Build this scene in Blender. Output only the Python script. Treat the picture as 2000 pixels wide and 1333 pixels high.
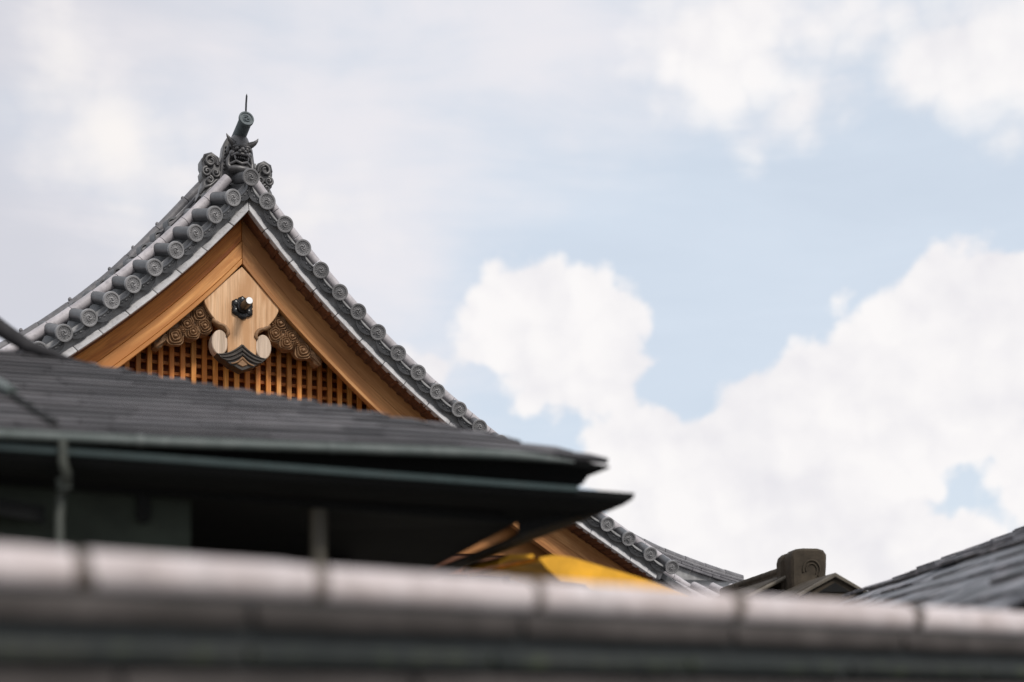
import bpy, bmesh, math, random
import numpy as np
from mathutils import Matrix, Vector
R = math.radians
random.seed(7)
SC = bpy.context.scene
COL = SC.collection
for o in list(bpy.data.objects):
    bpy.data.objects.remove(o)

# ------------------------------------------------------------------ camera
FPX, HOR = 2700.0, 1375.0            # focal length and horizon row, in photograph pixels
cam = bpy.data.cameras.new('camera')
camo = bpy.data.objects.new('camera', cam)
COL.objects.link(camo)
camo.location = (0, 0, 1.6)
camo.rotation_euler = (R(90), 0, 0)
cam.sensor_width = 36.0
cam.lens = FPX / 2000 * 36
cam.shift_y = (HOR - 666.5) / 2000
cam.clip_start, cam.clip_end = 0.05, 3000
cam.dof.use_dof = True
cam.dof.focus_distance = 14.25
cam.dof.aperture_fstop = 0.92
cam.dof.aperture_blades = 0
SC.camera = camo

# ------------------------------------------------------------------ world / sun / exposure
SUN_EL = R(44)
SUN_DIR = Vector((0.62, -0.78, 0)).normalized() * math.cos(SUN_EL) + Vector((0, 0, math.sin(SUN_EL)))
sun = bpy.data.lights.new('sun', 'SUN')
sun.energy = 2.7
sun.angle = R(12)
sun.color = (1.0, 0.94, 0.86)
suno = bpy.data.objects.new('sun', sun)
COL.objects.link(suno)
suno.location = (20, -20, 40)
suno.rotation_euler = (-SUN_DIR).to_track_quat('-Z', 'Y').to_euler()

SC.view_settings.view_transform = 'Standard'
SC.view_settings.look = 'None'
SC.view_settings.gamma = 1.0
SC.view_settings.exposure = 0.0
SC.view_settings.use_curve_mapping = False

world = bpy.data.worlds.new('World')
SC.world = world
world.use_nodes = True
WN, WL = world.node_tree.nodes, world.node_tree.links
WN.clear()


def wn(kind, ins=None, **props):
    n = WN.new(kind)
    for k, v in props.items():
        setattr(n, k, v)
    for k, v in (ins or {}).items():
        if hasattr(v, 'links') or isinstance(v, bpy.types.NodeSocket):
            WL.new(v, n.inputs[k])
        else:
            n.inputs[k].default_value = v
    return n.outputs[0]


def wm(op, a, b=None, c=None):
    d = {0: a}
    if b is not None: d[1] = b
    if c is not None: d[2] = c
    return wn('ShaderNodeMath', d, operation=op)


def wstep(x, lo, hi):
    n = WN.new('ShaderNodeMapRange')
    n.interpolation_type = 'SMOOTHSTEP'
    WL.new(x, n.inputs[0])
    n.inputs[1].default_value, n.inputs[2].default_value = lo, hi
    return n.outputs[0]


def wmix(f, a, b):
    n = WN.new('ShaderNodeMix')
    n.data_type = 'RGBA'
    ins = [f, a, b]
    for s, v in zip((n.inputs[0], n.inputs[6], n.inputs[7]), ins):
        if isinstance(v, bpy.types.NodeSocket):
            WL.new(v, s)
        else:
            s.default_value = v
    return n.outputs[2]


def azel(px, py):
    a = math.atan((px - 1000) / FPX)
    return a, math.atan((HOR - py) / FPX * math.cos(a))


def build_sky():
    geo = WN.new('ShaderNodeTexCoord').outputs['Generated']     # view direction in world space
    sep = WN.new('ShaderNodeSeparateXYZ')
    WL.new(geo, sep.inputs[0])
    X, Y, Z = sep.outputs
    az = wm('ARCTAN2', X, Y)
    el = wm('ARCSINE', Z)
    dirp = wn('ShaderNodeCombineXYZ', {0: az, 1: el})

    def noise(scale, detail, rough, stretch=(1, 1, 1), dist=0.0, off=(0, 0, 0)):
        v = wn('ShaderNodeVectorMath', {0: geo, 1: off}, operation='ADD')
        v = wn('ShaderNodeVectorMath', {0: v, 1: stretch}, operation='MULTIPLY')
        return wn('ShaderNodeTexNoise', {'Vector': v, 'Scale': scale, 'Detail': detail, 'Roughness': rough, 'Distortion': dist})

    warp = WN.new('ShaderNodeTexNoise')
    WL.new(geo, warp.inputs['Vector'])
    warp.inputs['Scale'].default_value, warp.inputs['Detail'].default_value = 26, 6
    wv_ = wn('ShaderNodeVectorMath', {0: warp.outputs['Color'], 1: (0.5, 0.5, 0.5)}, operation='SUBTRACT')
    wv_ = wn('ShaderNodeVectorMath', {0: wv_, 1: (0.035, 0.035, 0.035)}, operation='MULTIPLY')
    gwarp = wn('ShaderNodeVectorMath', {0: geo, 1: wv_}, operation='ADD')

    def puffs(off):
        """rounded billows: distance to scattered puff centres at three sizes"""
        v = wn('ShaderNodeVectorMath', {0: gwarp, 1: off}, operation='ADD')
        tot = None
        for sc_, w in ((15, 0.52), (38, 0.34)):
            d = WN.new('ShaderNodeTexVoronoi')
            d.feature = 'F1'
            WL.new(v, d.inputs['Vector'])
            d.inputs['Scale'].default_value = sc_
            t = wm('MULTIPLY', d.outputs['Distance'], -w)
            tot = t if tot is None else wm('ADD', tot, t)
        return wm('ADD', tot, 0.5)

    n_soft = noise(9, 6, 0.58)
    n_edge = wm('ADD', wm('MULTIPLY', puffs((0, 0, 0)), 0.75), wm('MULTIPLY_ADD', n_soft, 1.0, -0.5))
    n_lit = wm('ADD', wm('MULTIPLY', puffs((-0.006, 0.0, -0.010)), 0.75), wm('MULTIPLY_ADD', noise(9, 6, 0.58, off=(-0.02, 0, -0.03)), 1.0, -0.5))
    n_big = noise(5.0, 5, 0.55)
    n_streak = noise(4.0, 6, 0.6, stretch=(1, 1, 4.2), dist=0.4)

    def field(blobs, k):
        acc = None
        for (cx, cy, rx, ry) in blobs:
            a, e = azel(cx, cy)
            rx, ry = rx / FPX * math.cos(a), ry / FPX * math.cos(e)
            v = wn('ShaderNodeVectorMath', {0: dirp, 1: (a, e, 0)}, operation='SUBTRACT')
            v = wn('ShaderNodeVectorMath', {0: v, 1: (1 / rx, 1 / ry, 0)}, operation='MULTIPLY')
            ln = WN.new('ShaderNodeVectorMath')
            ln.operation = 'LENGTH'
            WL.new(v, ln.inputs[0])
            m = min(rx, ry)
            d = wm('MULTIPLY_ADD', ln.outputs['Value'], -m, m)
            acc = d if acc is None else wm('SMOOTH_MAX', acc, d, k)
        return acc

    patch = [(225, 255, 100, 100), (275, 320, 85, 60), (330, 375, 50, 30), (640, 420, 70, 40), (120, 150, 70, 60)]
    cumulus = [(1050, 648, 205, 142), (930, 695, 120, 78), (850, 715, 75, 55), (1165, 672, 100, 82), (1250, 712, 90, 24),
               (1180, 915, 32, 44), (1290, 912, 95, 105), (1390, 905, 105, 118), (1480, 830, 100, 125),
               (1560, 765, 95, 112), (1640, 750, 105, 108), (1740, 690, 115, 115), (1840, 610, 115, 125),
               (1960, 590, 165, 145), (2150, 600, 220, 190), (1900, 740, 170, 130), (1640, 950, 230, 200), (1760, 850, 120, 110), (1885, 860, 70, 60), (1430, 1090, 250, 180),
               (1850, 1160, 330, 190), (2010, 960, 90, 120), (2250, 900, 250, 260)]
    feather = [(1430, 60, 210, 130), (1560, 190, 130, 85), (1400, 175, 90, 80), (1890, 105, 240, 140), (1985, 268, 60, 28),
               (2200, 60, 300, 160), (1700, 60, 160, 70)]
    veil = [(900, 20, 430, 120), (240, 260, 130, 120), (290, 335, 100, 70), (660, 500, 190, 130), (780, 560, 120, 90),
            (1000, 170, 200, 45), (560, 250, 330, 180), (860, 690, 110, 90)]
    grey = [(-150, -80, 900, 420), (-100, 500, 640, 420), (250, 620, 420, 300), (-700, 300, 700, 700)]
    e_off = wm('MULTIPLY_ADD', n_edge, 0.078, -0.004)
    b_off = wm('MULTIPLY_ADD', n_big, 0.10, -0.05)
    s_off = wm('MULTIPLY_ADD', n_streak, 0.14, -0.07)
    c_d = wm('ADD', field(cumulus, 0.012), e_off)
    c_m = wstep(c_d, -0.001, 0.010)
    f_d = wm('ADD', wm('ADD', field(feather, 0.03), e_off), wm('MULTIPLY', s_off, 0.4))
    f_m = wstep(f_d, -0.012, 0.030)
    v_d = wm('ADD', wm('ADD', field(veil, 0.05), b_off), wm('ADD', s_off, wm('MULTIPLY', e_off, 0.5)))
    v_m = wstep(v_d, -0.05, 0.06)
    p_d = wm('ADD', wm('ADD', field(patch, 0.03), e_off), wm('MULTIPLY', s_off, 0.3))
    p_m = wstep(p_d, -0.025, 0.035)
    g_d = wm('ADD', wm('ADD', field(grey, 0.08), b_off), s_off)
    g_m = wstep(g_d, -0.06, 0.12)
    # the rest of the sky: the same broken cloud cover all round
    n_all = noise(2.6, 9, 0.56, stretch=(1, 1, 1.9), dist=0.3)
    n_all2 = noise(2.6, 9, 0.56, stretch=(1, 1, 1.9), dist=0.3, off=(-0.03, 0.0, -0.05))
    wa, we = azel(1000, 560)
    vv = wn('ShaderNodeVectorMath', {0: dirp, 1: (wa, we, 0)}, operation='SUBTRACT')
    vv = wn('ShaderNodeVectorMath', {0: vv, 1: (1 / 0.60, 1 / 0.42, 0)}, operation='MULTIPLY')
    lnn = WN.new('ShaderNodeVectorMath')
    lnn.operation = 'LENGTH'
    WL.new(vv, lnn.inputs[0])
    out_m = wstep(lnn.outputs['Value'], 0.82, 1.1)
    a_m = wm('MULTIPLY', wstep(n_all, 0.40, 0.56), out_m)

    sky = WN.new('ShaderNodeTexSky')
    sky.sky_type = 'NISHITA'
    sky.sun_disc = False
    sky.sun_elevation = SUN_EL
    sky.sun_rotation = math.atan2(SUN_DIR.x, SUN_DIR.y)
    sky.air_density, sky.dust_density, sky.ozone_density = 1.0, 1.5, 1.0
    S = 10.0
    # thin high haze over the blue
    hz = wm('MULTIPLY_ADD', n_streak, 0.22, 0.66)
    base = wmix(hz, sky.outputs[0], (0.785 * S, 0.865 * S, 0.965 * S, 1))
    # light and dark sides of the billows
    dl = wm('SUBTRACT', n_edge, n_lit)
    lit = wm('MULTIPLY_ADD', dl, 1.7, 0.74)
    cl = WN.new('ShaderNodeClamp')
    WL.new(lit, cl.inputs[0])
    white, shade = (0.98 * S, 0.955 * S, 0.95 * S, 1), (0.79 * S, 0.775 * S, 0.82 * S, 1)
    deep = wstep(c_d, 0.0, 0.12)
    ccol = wmix(cl.outputs[0], shade, white)
    ccol = wmix(wm('MULTIPLY', deep, 0.35), ccol, (0.915 * S, 0.89 * S, 0.905 * S, 1))
    col = wmix(wm('MULTIPLY', g_m, 0.86), base, (0.665 * S, 0.66 * S, 0.715 * S, 1))
    col = wmix(wm('MULTIPLY', v_m, 0.80), col, (0.88 * S, 0.85 * S, 0.88 * S, 1))
    col = wmix(wm('MULTIPLY', p_m, 0.9), col, (0.97 * S, 0.93 * S, 0.905 * S, 1))
    col = wmix(wm('MULTIPLY', f_m, 0.93), col, ccol)
    col = wmix(wm('MULTIPLY', c_m, 0.97), col, ccol)
    dl2 = wm('SUBTRACT', n_all, n_all2)
    l2 = WN.new('ShaderNodeClamp')
    WL.new(wm('MULTIPLY_ADD', dl2, 3.0, 0.55), l2.inputs[0])
    col = wmix(wm('MULTIPLY', a_m, 0.95), col, wmix(l2.outputs[0], (0.66 * S, 0.66 * S, 0.70 * S, 1), white))
    bg = WN.new('ShaderNodeBackground')
    bg.inputs['Strength'].default_value = 0.1
    WL.new(col, bg.inputs['Color'])
    out = WN.new('ShaderNodeOutputWorld')
    WL.new(bg.outputs[0], out.inputs['Surface'])


build_sky()
world.cycles.sampling_method = 'MANUAL'
world.cycles.sample_map_resolution = 512


# ------------------------------------------------------------------ materials
class Mat:
    def __init__(s, name):
        s.m = bpy.data.materials.new(name)
        s.m.use_nodes = True
        s.t = s.m.node_tree
        s.b = s.t.nodes['Principled BSDF']

    def n(s, kind, ins=None, **props):
        n = s.t.nodes.new(kind)
        for k, v in props.items():
            setattr(n, k, v)
        for k, v in (ins or {}).items():
            if isinstance(v, bpy.types.NodeSocket):
                s.t.links.new(v, n.inputs[k])
            else:
                n.inputs[k].default_value = v
        return n

    def set(s, **kw):
        for k, v in kw.items():
            sock = s.b.inputs[k.replace('_', ' ')]
            if isinstance(v, bpy.types.NodeSocket):
                s.t.links.new(v, sock)
            else:
                sock.default_value = v

    def coord(s, which='Object', scale=(1, 1, 1)):
        tc = s.n('ShaderNodeTexCoord')
        oi = s.n('ShaderNodeObjectInfo')
        off = s.n('ShaderNodeVectorMath', {0: oi.outputs['Random'], 1: (13.7, 7.3, 3.1)}, operation='MULTIPLY')
        mp = s.n('ShaderNodeVectorMath', {0: tc.outputs[which], 1: scale}, operation='MULTIPLY')
        return s.n('ShaderNodeVectorMath', {0: mp.outputs[0], 1: off.outputs[0]}, operation='ADD').outputs[0]

    def noise(s, vec, scale, detail=5, rough=0.55, dist=0.0):
        return s.n('ShaderNodeTexNoise', {'Vector': vec, 'Scale': scale, 'Detail': detail, 'Roughness': rough, 'Distortion': dist}).outputs[0]

    def ramp(s, fac, stops):
        r = s.n('ShaderNodeValToRGB', {0: fac})
        e = r.color_ramp.elements
        while len(e) < len(stops):
            e.new(0.5)
        for el, (p, c) in zip(e, stops):
            el.position, el.color = p, (*c, 1)
        return r.outputs[0]

    def mix(s, f, a, b, mode='MIX'):
        n = s.t.nodes.new('ShaderNodeMix')
        n.data_type = 'RGBA'
        n.blend_type = mode
        for so, v in zip((n.inputs[0], n.inputs[6], n.inputs[7]), (f, a, b)):
            if isinstance(v, bpy.types.NodeSocket):
                s.t.links.new(v, so)
            else:
                so.default_value = (*v, 1) if isinstance(v, tuple) and len(v) == 3 else v
        return n.outputs[2]

    def math(s, op, a, b=0.0, c=0.0):
        return s.n('ShaderNodeMath', {0: a, 1: b, 2: c}, operation=op).outputs[0]

    def rnd(s):
        return s.n('ShaderNodeObjectInfo').outputs['Random']

    def bump(s, h, strength, dist=0.01):
        b = s.n('ShaderNodeBump', {'Strength': strength, 'Distance': dist, 'Height': h})
        s.t.links.new(b.outputs[0], s.b.inputs['Normal'])


def tile_mat(name, a, b, c, rough=0.42, metal=0.0, spec=0.5, var=0.25, moss=None, stretch=(1, 1, 1)):
    m = Mat(name)
    v = m.coord('Object', stretch)
    n1 = m.noise(v, 7, 6, 0.6)
    n2 = m.noise(v, 60, 4, 0.6)
    col = m.ramp(n1, [(0.3, a), (0.52, b), (0.72, c)])
    col = m.mix(m.math('MULTIPLY', n2, 0.35), col, tuple(x * 0.55 for x in b))
    n4 = m.noise(v, 19, 6, 0.7, 0.8)
    col = m.mix(m.n('ShaderNodeMapRange', {0: n4, 1: 0.50, 2: 0.72, 4: 0.55}).outputs[0], col, tuple(x * 0.45 for x in a))
    br = m.math('MULTIPLY_ADD', m.rnd(), var, 1 - var / 2)
    col = m.mix(1.0, col, m.n('ShaderNodeCombineColor', {0: br, 1: br, 2: br}).outputs[0], 'MULTIPLY')
    if moss:
        n3 = m.noise(v, 14, 5, 0.65)
        col = m.mix(m.n('ShaderNodeMapRange', {0: n3, 1: 0.52, 2: 0.7}).outputs[0], col, moss)
    m.set(Base_Color=col, Metallic=metal, Roughness=m.math('MULTIPLY_ADD', n2, 0.25, rough - 0.1))
    m.b.inputs['Specular IOR Level'].default_value = spec
    m.bump(n2, 0.15, 0.004)
    return m.m


def wood_mat(name, light, mid, dark, axis='UV', rough=0.55, var=0.3, stain=None, grain=1.0):
    m = Mat(name)
    if axis == 'UV':
        v = m.coord('UV', (0.9, 16 * grain, 1)); vf = m.coord('UV', (3.0, 110 * grain, 1)); vs = m.coord('UV', (1.1, 5, 1))
    elif axis == 'Z':
        v = m.coord('Object', (16 * grain, 16 * grain, 0.9)); vf = m.coord('Object', (110 * grain, 110 * grain, 3)); vs = m.coord('Object', (7, 7, 1.6))
    else:
        v = m.coord('Object', (0.9, 16 * grain, 16 * grain)); vf = m.coord('Object', (3, 110 * grain, 110 * grain)); vs = m.coord('Object', (1.6, 7, 7))
    n1 = m.noise(v, 1.0, 6, 0.6, 0.6)
    n2 = m.noise(vf, 1.0, 3, 0.6)
    n3 = m.noise(vs, 1.0, 4, 0.6)
    col = m.ramp(n1, [(0.28, dark), (0.5, mid), (0.7, light)])
    col = m.mix(m.n('ShaderNodeMapRange', {0: n2, 1: 0.42, 2: 0.68, 4: 0.62}).outputs[0], col, tuple(x * 0.55 for x in mid))
    if stain:
        col = m.mix(m.n('ShaderNodeMapRange', {0: n3, 1: 0.44, 2: 0.62}).outputs[0], col, stain)
    br = m.math('MULTIPLY_ADD', m.rnd(), var, 1 - var / 2)
    col = m.mix(1.0, col, m.n('ShaderNodeCombineColor', {0: br, 1: br, 2: br}).outputs[0], 'MULTIPLY')
    m.set(Base_Color=col, Roughness=rough)
    m.b.inputs['Specular IOR Level'].default_value = 0.35
    m.bump(m.math('ADD', n1, m.math('MULTIPLY', n2, 0.5)), 0.22, 0.004)
    return m.m


def plain_mat(name, col, rough=0.7, metal=0.0, scale=12, amt=0.3, spec=0.4, stretch=(1, 1, 1)):
    m = Mat(name)
    n = m.noise(m.coord('Object', stretch), scale, 5, 0.6)
    c = m.ramp(n, [(0.3, tuple(x * (1 - amt) for x in col)), (0.7, tuple(min(1, x * (1 + amt)) for x in col))])
    m.set(Base_Color=c, Roughness=rough, Metallic=metal)
    m.b.inputs['Specular IOR Level'].default_value = spec
    m.bump(n, 0.12, 0.005)
    return m.m


M = {}
M['tile'] = tile_mat('smoked_tile', (.040, .042, .047), (.066, .068, .074), (.115, .114, .122), rough=0.42, spec=0.6, var=0.5)
M['tile_face'] = tile_mat('smoked_tile_face', (.18, .18, .185), (.25, .248, .255), (.33, .325, .335), rough=0.5, spec=0.45, var=0.5)
M['roll'] = tile_mat('verge_roll_tile', (.33, .31, .33), (.42, .395, .415), (.51, .485, .505), rough=0.5, spec=0.5, var=0.2)  # same smoked tile, paler: sky light on the rolls is put into the colour
M['ridge'] = tile_mat('ridge_tile', (.09, .089, .097), (.145, .141, .152), (.22, .212, .225), rough=0.48, spec=0.5)
M['band'] = tile_mat('pale_border_tile', (.44, .435, .45), (.52, .515, .53), (.58, .575, .585), rough=0.5, spec=0.4, var=0.12)
M['mortar'] = plain_mat('grey_mortar', (.30, .30, .305), 0.85)
M['oni'] = tile_mat('ornament_tile', (.05, .048, .05), (.078, .076, .079), (.12, .116, .12), rough=0.38, spec=0.6)
M['toribusuma'] = tile_mat('blue_grey_tile', (.075, .095, .105), (.11, .135, .145), (.15, .175, .185), rough=0.6, spec=0.3)
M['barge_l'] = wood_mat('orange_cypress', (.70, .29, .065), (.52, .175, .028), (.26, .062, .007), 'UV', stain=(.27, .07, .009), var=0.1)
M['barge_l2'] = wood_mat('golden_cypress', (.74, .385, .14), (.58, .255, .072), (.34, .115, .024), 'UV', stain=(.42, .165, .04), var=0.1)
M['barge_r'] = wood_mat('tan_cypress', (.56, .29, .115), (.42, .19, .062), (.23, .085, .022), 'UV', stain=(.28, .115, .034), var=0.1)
M['pendant'] = wood_mat('pale_cypress', (.80, .53, .32), (.69, .42, .23), (.38, .185, .07), 'Z', stain=(.50, .27, .125), var=0.05, grain=1.3)
M['lobe'] = wood_mat('weathered_cypress', (.72, .575, .46), (.60, .46, .35), (.36, .27, .19), 'Z', var=0.1, grain=1.3)
M['carved'] = wood_mat('carved_brown_wood', (.40, .235, .125), (.255, .14, .068), (.11, .056, .025), 'X', var=0.2, grain=1.2)
M['tip'] = wood_mat('dark_carved_wood', (.10, .078, .062), (.045, .036, .030), (.018, .015, .013), 'X', var=0.1)
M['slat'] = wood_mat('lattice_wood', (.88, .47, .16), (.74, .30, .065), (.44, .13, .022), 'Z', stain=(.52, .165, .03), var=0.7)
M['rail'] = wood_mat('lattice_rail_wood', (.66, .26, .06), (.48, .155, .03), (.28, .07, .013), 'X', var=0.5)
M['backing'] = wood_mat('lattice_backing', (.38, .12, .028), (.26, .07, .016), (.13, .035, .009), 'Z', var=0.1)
M['soffit'] = wood_mat('red_brown_soffit', (.20, .085, .04), (.125, .048, .024), (.06, .023, .013), 'X', var=0.5)
M['iron'] = plain_mat('black_lacquered_metal', (.010, .010, .011), 0.28, 0.0, spec=0.45)
M['nail_white'] = plain_mat('white_nail_end', (.82, .82, .82), 0.5, amt=0.06)  # even white tone for the end of the nail
M['plaster'] = plain_mat('cream_plaster', (.62, .58, .50), 0.9, scale=4, amt=0.1)
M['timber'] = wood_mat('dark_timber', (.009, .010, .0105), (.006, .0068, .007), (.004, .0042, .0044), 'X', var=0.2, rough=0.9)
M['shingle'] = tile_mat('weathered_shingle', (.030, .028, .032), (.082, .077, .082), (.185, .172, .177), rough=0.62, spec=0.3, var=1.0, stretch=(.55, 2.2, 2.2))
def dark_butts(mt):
    """darkens the shingle butt ends; shadow lines between courses are put into the colour"""
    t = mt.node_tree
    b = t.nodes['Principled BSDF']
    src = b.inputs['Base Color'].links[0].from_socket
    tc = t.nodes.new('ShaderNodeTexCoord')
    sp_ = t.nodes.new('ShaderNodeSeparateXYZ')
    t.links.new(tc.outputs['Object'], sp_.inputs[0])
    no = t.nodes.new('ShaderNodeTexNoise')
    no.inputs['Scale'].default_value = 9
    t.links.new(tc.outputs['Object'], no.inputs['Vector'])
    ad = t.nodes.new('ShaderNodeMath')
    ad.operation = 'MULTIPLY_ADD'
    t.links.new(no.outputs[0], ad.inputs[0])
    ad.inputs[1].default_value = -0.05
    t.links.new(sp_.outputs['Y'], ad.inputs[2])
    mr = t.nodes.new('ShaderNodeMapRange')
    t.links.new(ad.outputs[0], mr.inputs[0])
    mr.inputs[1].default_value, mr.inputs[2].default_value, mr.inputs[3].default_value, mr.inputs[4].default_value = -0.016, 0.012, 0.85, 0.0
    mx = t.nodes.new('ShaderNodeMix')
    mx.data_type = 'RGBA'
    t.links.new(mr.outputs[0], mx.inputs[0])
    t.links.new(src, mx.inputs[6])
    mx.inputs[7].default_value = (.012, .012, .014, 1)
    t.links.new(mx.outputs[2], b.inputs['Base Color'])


dark_butts(M['shingle'])  # course shadow lines drawn as dark colour along the butts
M['patina'] = tile_mat('verdigris_gutter', (.085, .105, .102), (.12, .14, .137), (.175, .19, .187), rough=0.55, spec=0.3, var=0.1)
M['teal'] = tile_mat('dark_copper_strip', (.014, .032, .034), (.020, .040, .042), (.028, .048, .050), rough=0.5, spec=0.4)
M['greywall'] = plain_mat('grey_green_plaster', (.028, .035, .027), 0.9, scale=5)
M['post'] = wood_mat('weathered_post', (.10, .09, .07), (.075, .067, .052), (.05, .045, .035), 'Z', var=0.1)
M['pipe'] = tile_mat('green_grey_pipe', (.04, .048, .043), (.065, .073, .064), (.11, .115, .10), rough=0.5, spec=0.4)
M['wall_roll'] = tile_mat('pale_cap_tile', (.42, .355, .345), (.56, .50, .505), (.64, .59, .60), rough=0.55, spec=0.4, var=0.12)
M['wall_flat'] = tile_mat('taupe_flat_tile', (.030, .026, .024), (.052, .045, .043), (.085, .075, .072), rough=0.6, spec=0.3, var=0.25)
M['wall_moss'] = tile_mat('mossy_flat_tile', (.016, .021, .021), (.030, .035, .034), (.058, .059, .054), rough=0.7, spec=0.25, var=0.3, moss=(.05, .065, .035))
M['wall_joint'] = tile_mat('stained_joint', (.06, .046, .038), (.12, .098, .086), (.21, .18, .165), rough=0.6, spec=0.3)
M['wall_dark'] = plain_mat('dark_clay', (.018, .022, .024), 0.85)  # even dark tone for the core behind the cap courses
M['gate'] = tile_mat('brown_roof_tile', (.036, .028, .019), (.055, .043, .030), (.086, .068, .048), rough=0.8, spec=0.3)
M['gate_edge'] = tile_mat('tan_verge_tile', (.10, .088, .070), (.14, .122, .098), (.19, .168, .135), rough=0.6, spec=0.3)
M['slate'] = tile_mat('blue_grey_slate', (.035, .040, .054), (.12, .122, .135), (.40, .37, .395), rough=0.45, spec=0.45, var=1.3)
M['yellow'] = plain_mat('yellow_cloth', (.76, .385, .026), 0.75, scale=6, amt=0.25)
M['ground'] = plain_mat('raked_gravel', (.22, .205, .185), 0.95, scale=40, amt=0.25)
M['ridge_dark'] = plain_mat('dark_ridge_cover', (.026, .025, .027), 0.75, spec=0.2)
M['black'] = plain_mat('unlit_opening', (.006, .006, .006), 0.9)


# ------------------------------------------------------------------ mesh helpers
class MB:
    def __init__(s):
        s.v, s.f, s.uv = [], [], []

    def add(s, vs, fs, uv=None):
        o = len(s.v)
        s.v += [tuple(float(c) for c in p) for p in vs]
        s.uv += list(uv) if uv else [(0, 0)] * len(vs)
        s.f += [tuple(i + o for i in f) for f in fs]
        return s

    def box(s, x0, x1, y0, y1, z0, z1):
        v = [(x, y, z) for z in (z0, z1) for y in (y0, y1) for x in (x0, x1)]
        return s.add(v, [(0, 2, 3, 1), (4, 5, 7, 6), (0, 1, 5, 4), (2, 6, 7, 3), (0, 4, 6, 2), (1, 3, 7, 5)])

    def hexa(s, bottom, top):
        n = len(bottom)
        return s.add(list(bottom) + list(top), [tuple(range(n))[::-1], tuple(range(n, 2 * n))] +
                     [(i, (i + 1) % n, n + (i + 1) % n, n + i) for i in range(n)])

    def tube(s, pts, rad, seg=10, cap=True, flat=1.0, up=None):
        P = [Vector(p) for p in pts]
        n = len(P)
        rad = rad if isinstance(rad, (list, tuple)) else [rad] * n
        t0 = (P[1] - P[0]).normalized()
        a = Vector(up) if up else (Vector((0, 0, 1)) if abs(t0.z) < 0.9 else Vector((1, 0, 0)))
        vs, fs = [], []
        for i in range(n):
            t = (P[min(i + 1, n - 1)] - P[max(i - 1, 0)]).normalized()
            a = (a - t * a.dot(t)).normalized()
            b = t.cross(a)
            for k in range(seg):
                an = 2 * math.pi * k / seg
                vs.append(P[i] + (a * math.cos(an) * flat + b * math.sin(an)) * rad[i])
        for i in range(n - 1):
            for k in range(seg):
                fs.append((i * seg + k, i * seg + (k + 1) % seg, (i + 1) * seg + (k + 1) % seg, (i + 1) * seg + k))
        if cap:
            fs.append(tuple(range(seg))[::-1])
            fs.append(tuple(range((n - 1) * seg, n * seg)))
        return s.add(vs, fs)

    def lathe(s, prof, seg=24, o=(0, 0, 0), lobes=0, amp=0.0, phase=0.0):
        """profile (radius, y) turned about the local Y axis"""
        vs, fs = [], []
        for (r, y) in prof:
            for k in range(seg):
                an = 2 * math.pi * k / seg
                rr = r * (1 + amp * math.cos(lobes * an + phase + 2.6 * r) + amp * .5 * math.cos(2 * an - phase * 2 + 5 * r)) if lobes else r
                vs.append((o[0] + rr * math.cos(an), o[1] + y, o[2] + rr * math.sin(an)))
        for i in range(len(prof) - 1):
            for k in range(seg):
                fs.append((i * seg + k, i * seg + (k + 1) % seg, (i + 1) * seg + (k + 1) % seg, (i + 1) * seg + k))
        fs.append(tuple(range(seg)))
        fs.append(tuple(range((len(prof) - 1) * seg, len(prof) * seg))[::-1])
        return s.add(vs, fs)

    def ell(s, c, r, seg=14, rings=9, rot=None):
        vs, fs = [], []
        for i in range(1, rings):
            th = math.pi * i / rings
            for k in range(seg):
                an = 2 * math.pi * k / seg
                p = Vector((r[0] * math.sin(th) * math.cos(an), r[1] * math.sin(th) * math.sin(an), r[2] * math.cos(th)))
                if rot: p = rot @ p
                vs.append(p + Vector(c))
        tp, bt = Vector((0, 0, r[2])), Vector((0, 0, -r[2]))
        if rot: tp, bt = rot @ tp, rot @ bt
        vs += [tp + Vector(c), bt + Vector(c)]
        for i in range(rings - 2):
            for k in range(seg):
                fs.append((i * seg + k, (i + 1) * seg + k, (i + 1) * seg + (k + 1) % seg, i * seg + (k + 1) % seg))
        T, B = len(vs) - 2, len(vs) - 1
        for k in range(seg):
            fs.append((T, k, (k + 1) % seg))
            fs.append((B, (rings - 2) * seg + (k + 1) % seg, (rings - 2) * seg + k))
        return s.add(vs, fs)

    def prism(s, out, y0, y1, ch=0.0):
        """outline in (x, z), front at y0, back at y1, front edge chamfered"""
        n = len(out)
        P = [Vector((p[0], p[1])) for p in out]
        area = sum(P[i].x * P[(i + 1) % n].y - P[(i + 1) % n].x * P[i].y for i in range(n))
        if area < 0: P.reverse()
        rings = []
        if ch > 0:
            ins = []
            for i in range(n):
                e0 = (P[i] - P[i - 1]).normalized(); e1 = (P[(i + 1) % n] - P[i]).normalized()
                nn = Vector((-(e0.y + e1.y), e0.x + e1.x))
                nn = nn.normalized() if nn.length > 1e-6 else Vector((-e0.y, e0.x))
                ins.append(P[i] + nn * ch)
            rings.append([(p.x, y0, p.y) for p in ins])
            rings.append([(p.x, y0 + ch, p.y) for p in P])
        else:
            rings.append([(p.x, y0, p.y) for p in P])
        rings.append([(p.x, y1, p.y) for p in P])
        vs = [p for r in rings for p in r]
        fs = [tuple(range(n))]
        for j in range(len(rings) - 1):
            for i in range(n):
                fs.append((j * n + i, (j + 1) * n + i, (j + 1) * n + (i + 1) % n, j * n + (i + 1) % n))
        fs.append(tuple(range((len(rings) - 1) * n, len(rings) * n))[::-1])
        return s.add(vs, fs)

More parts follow.
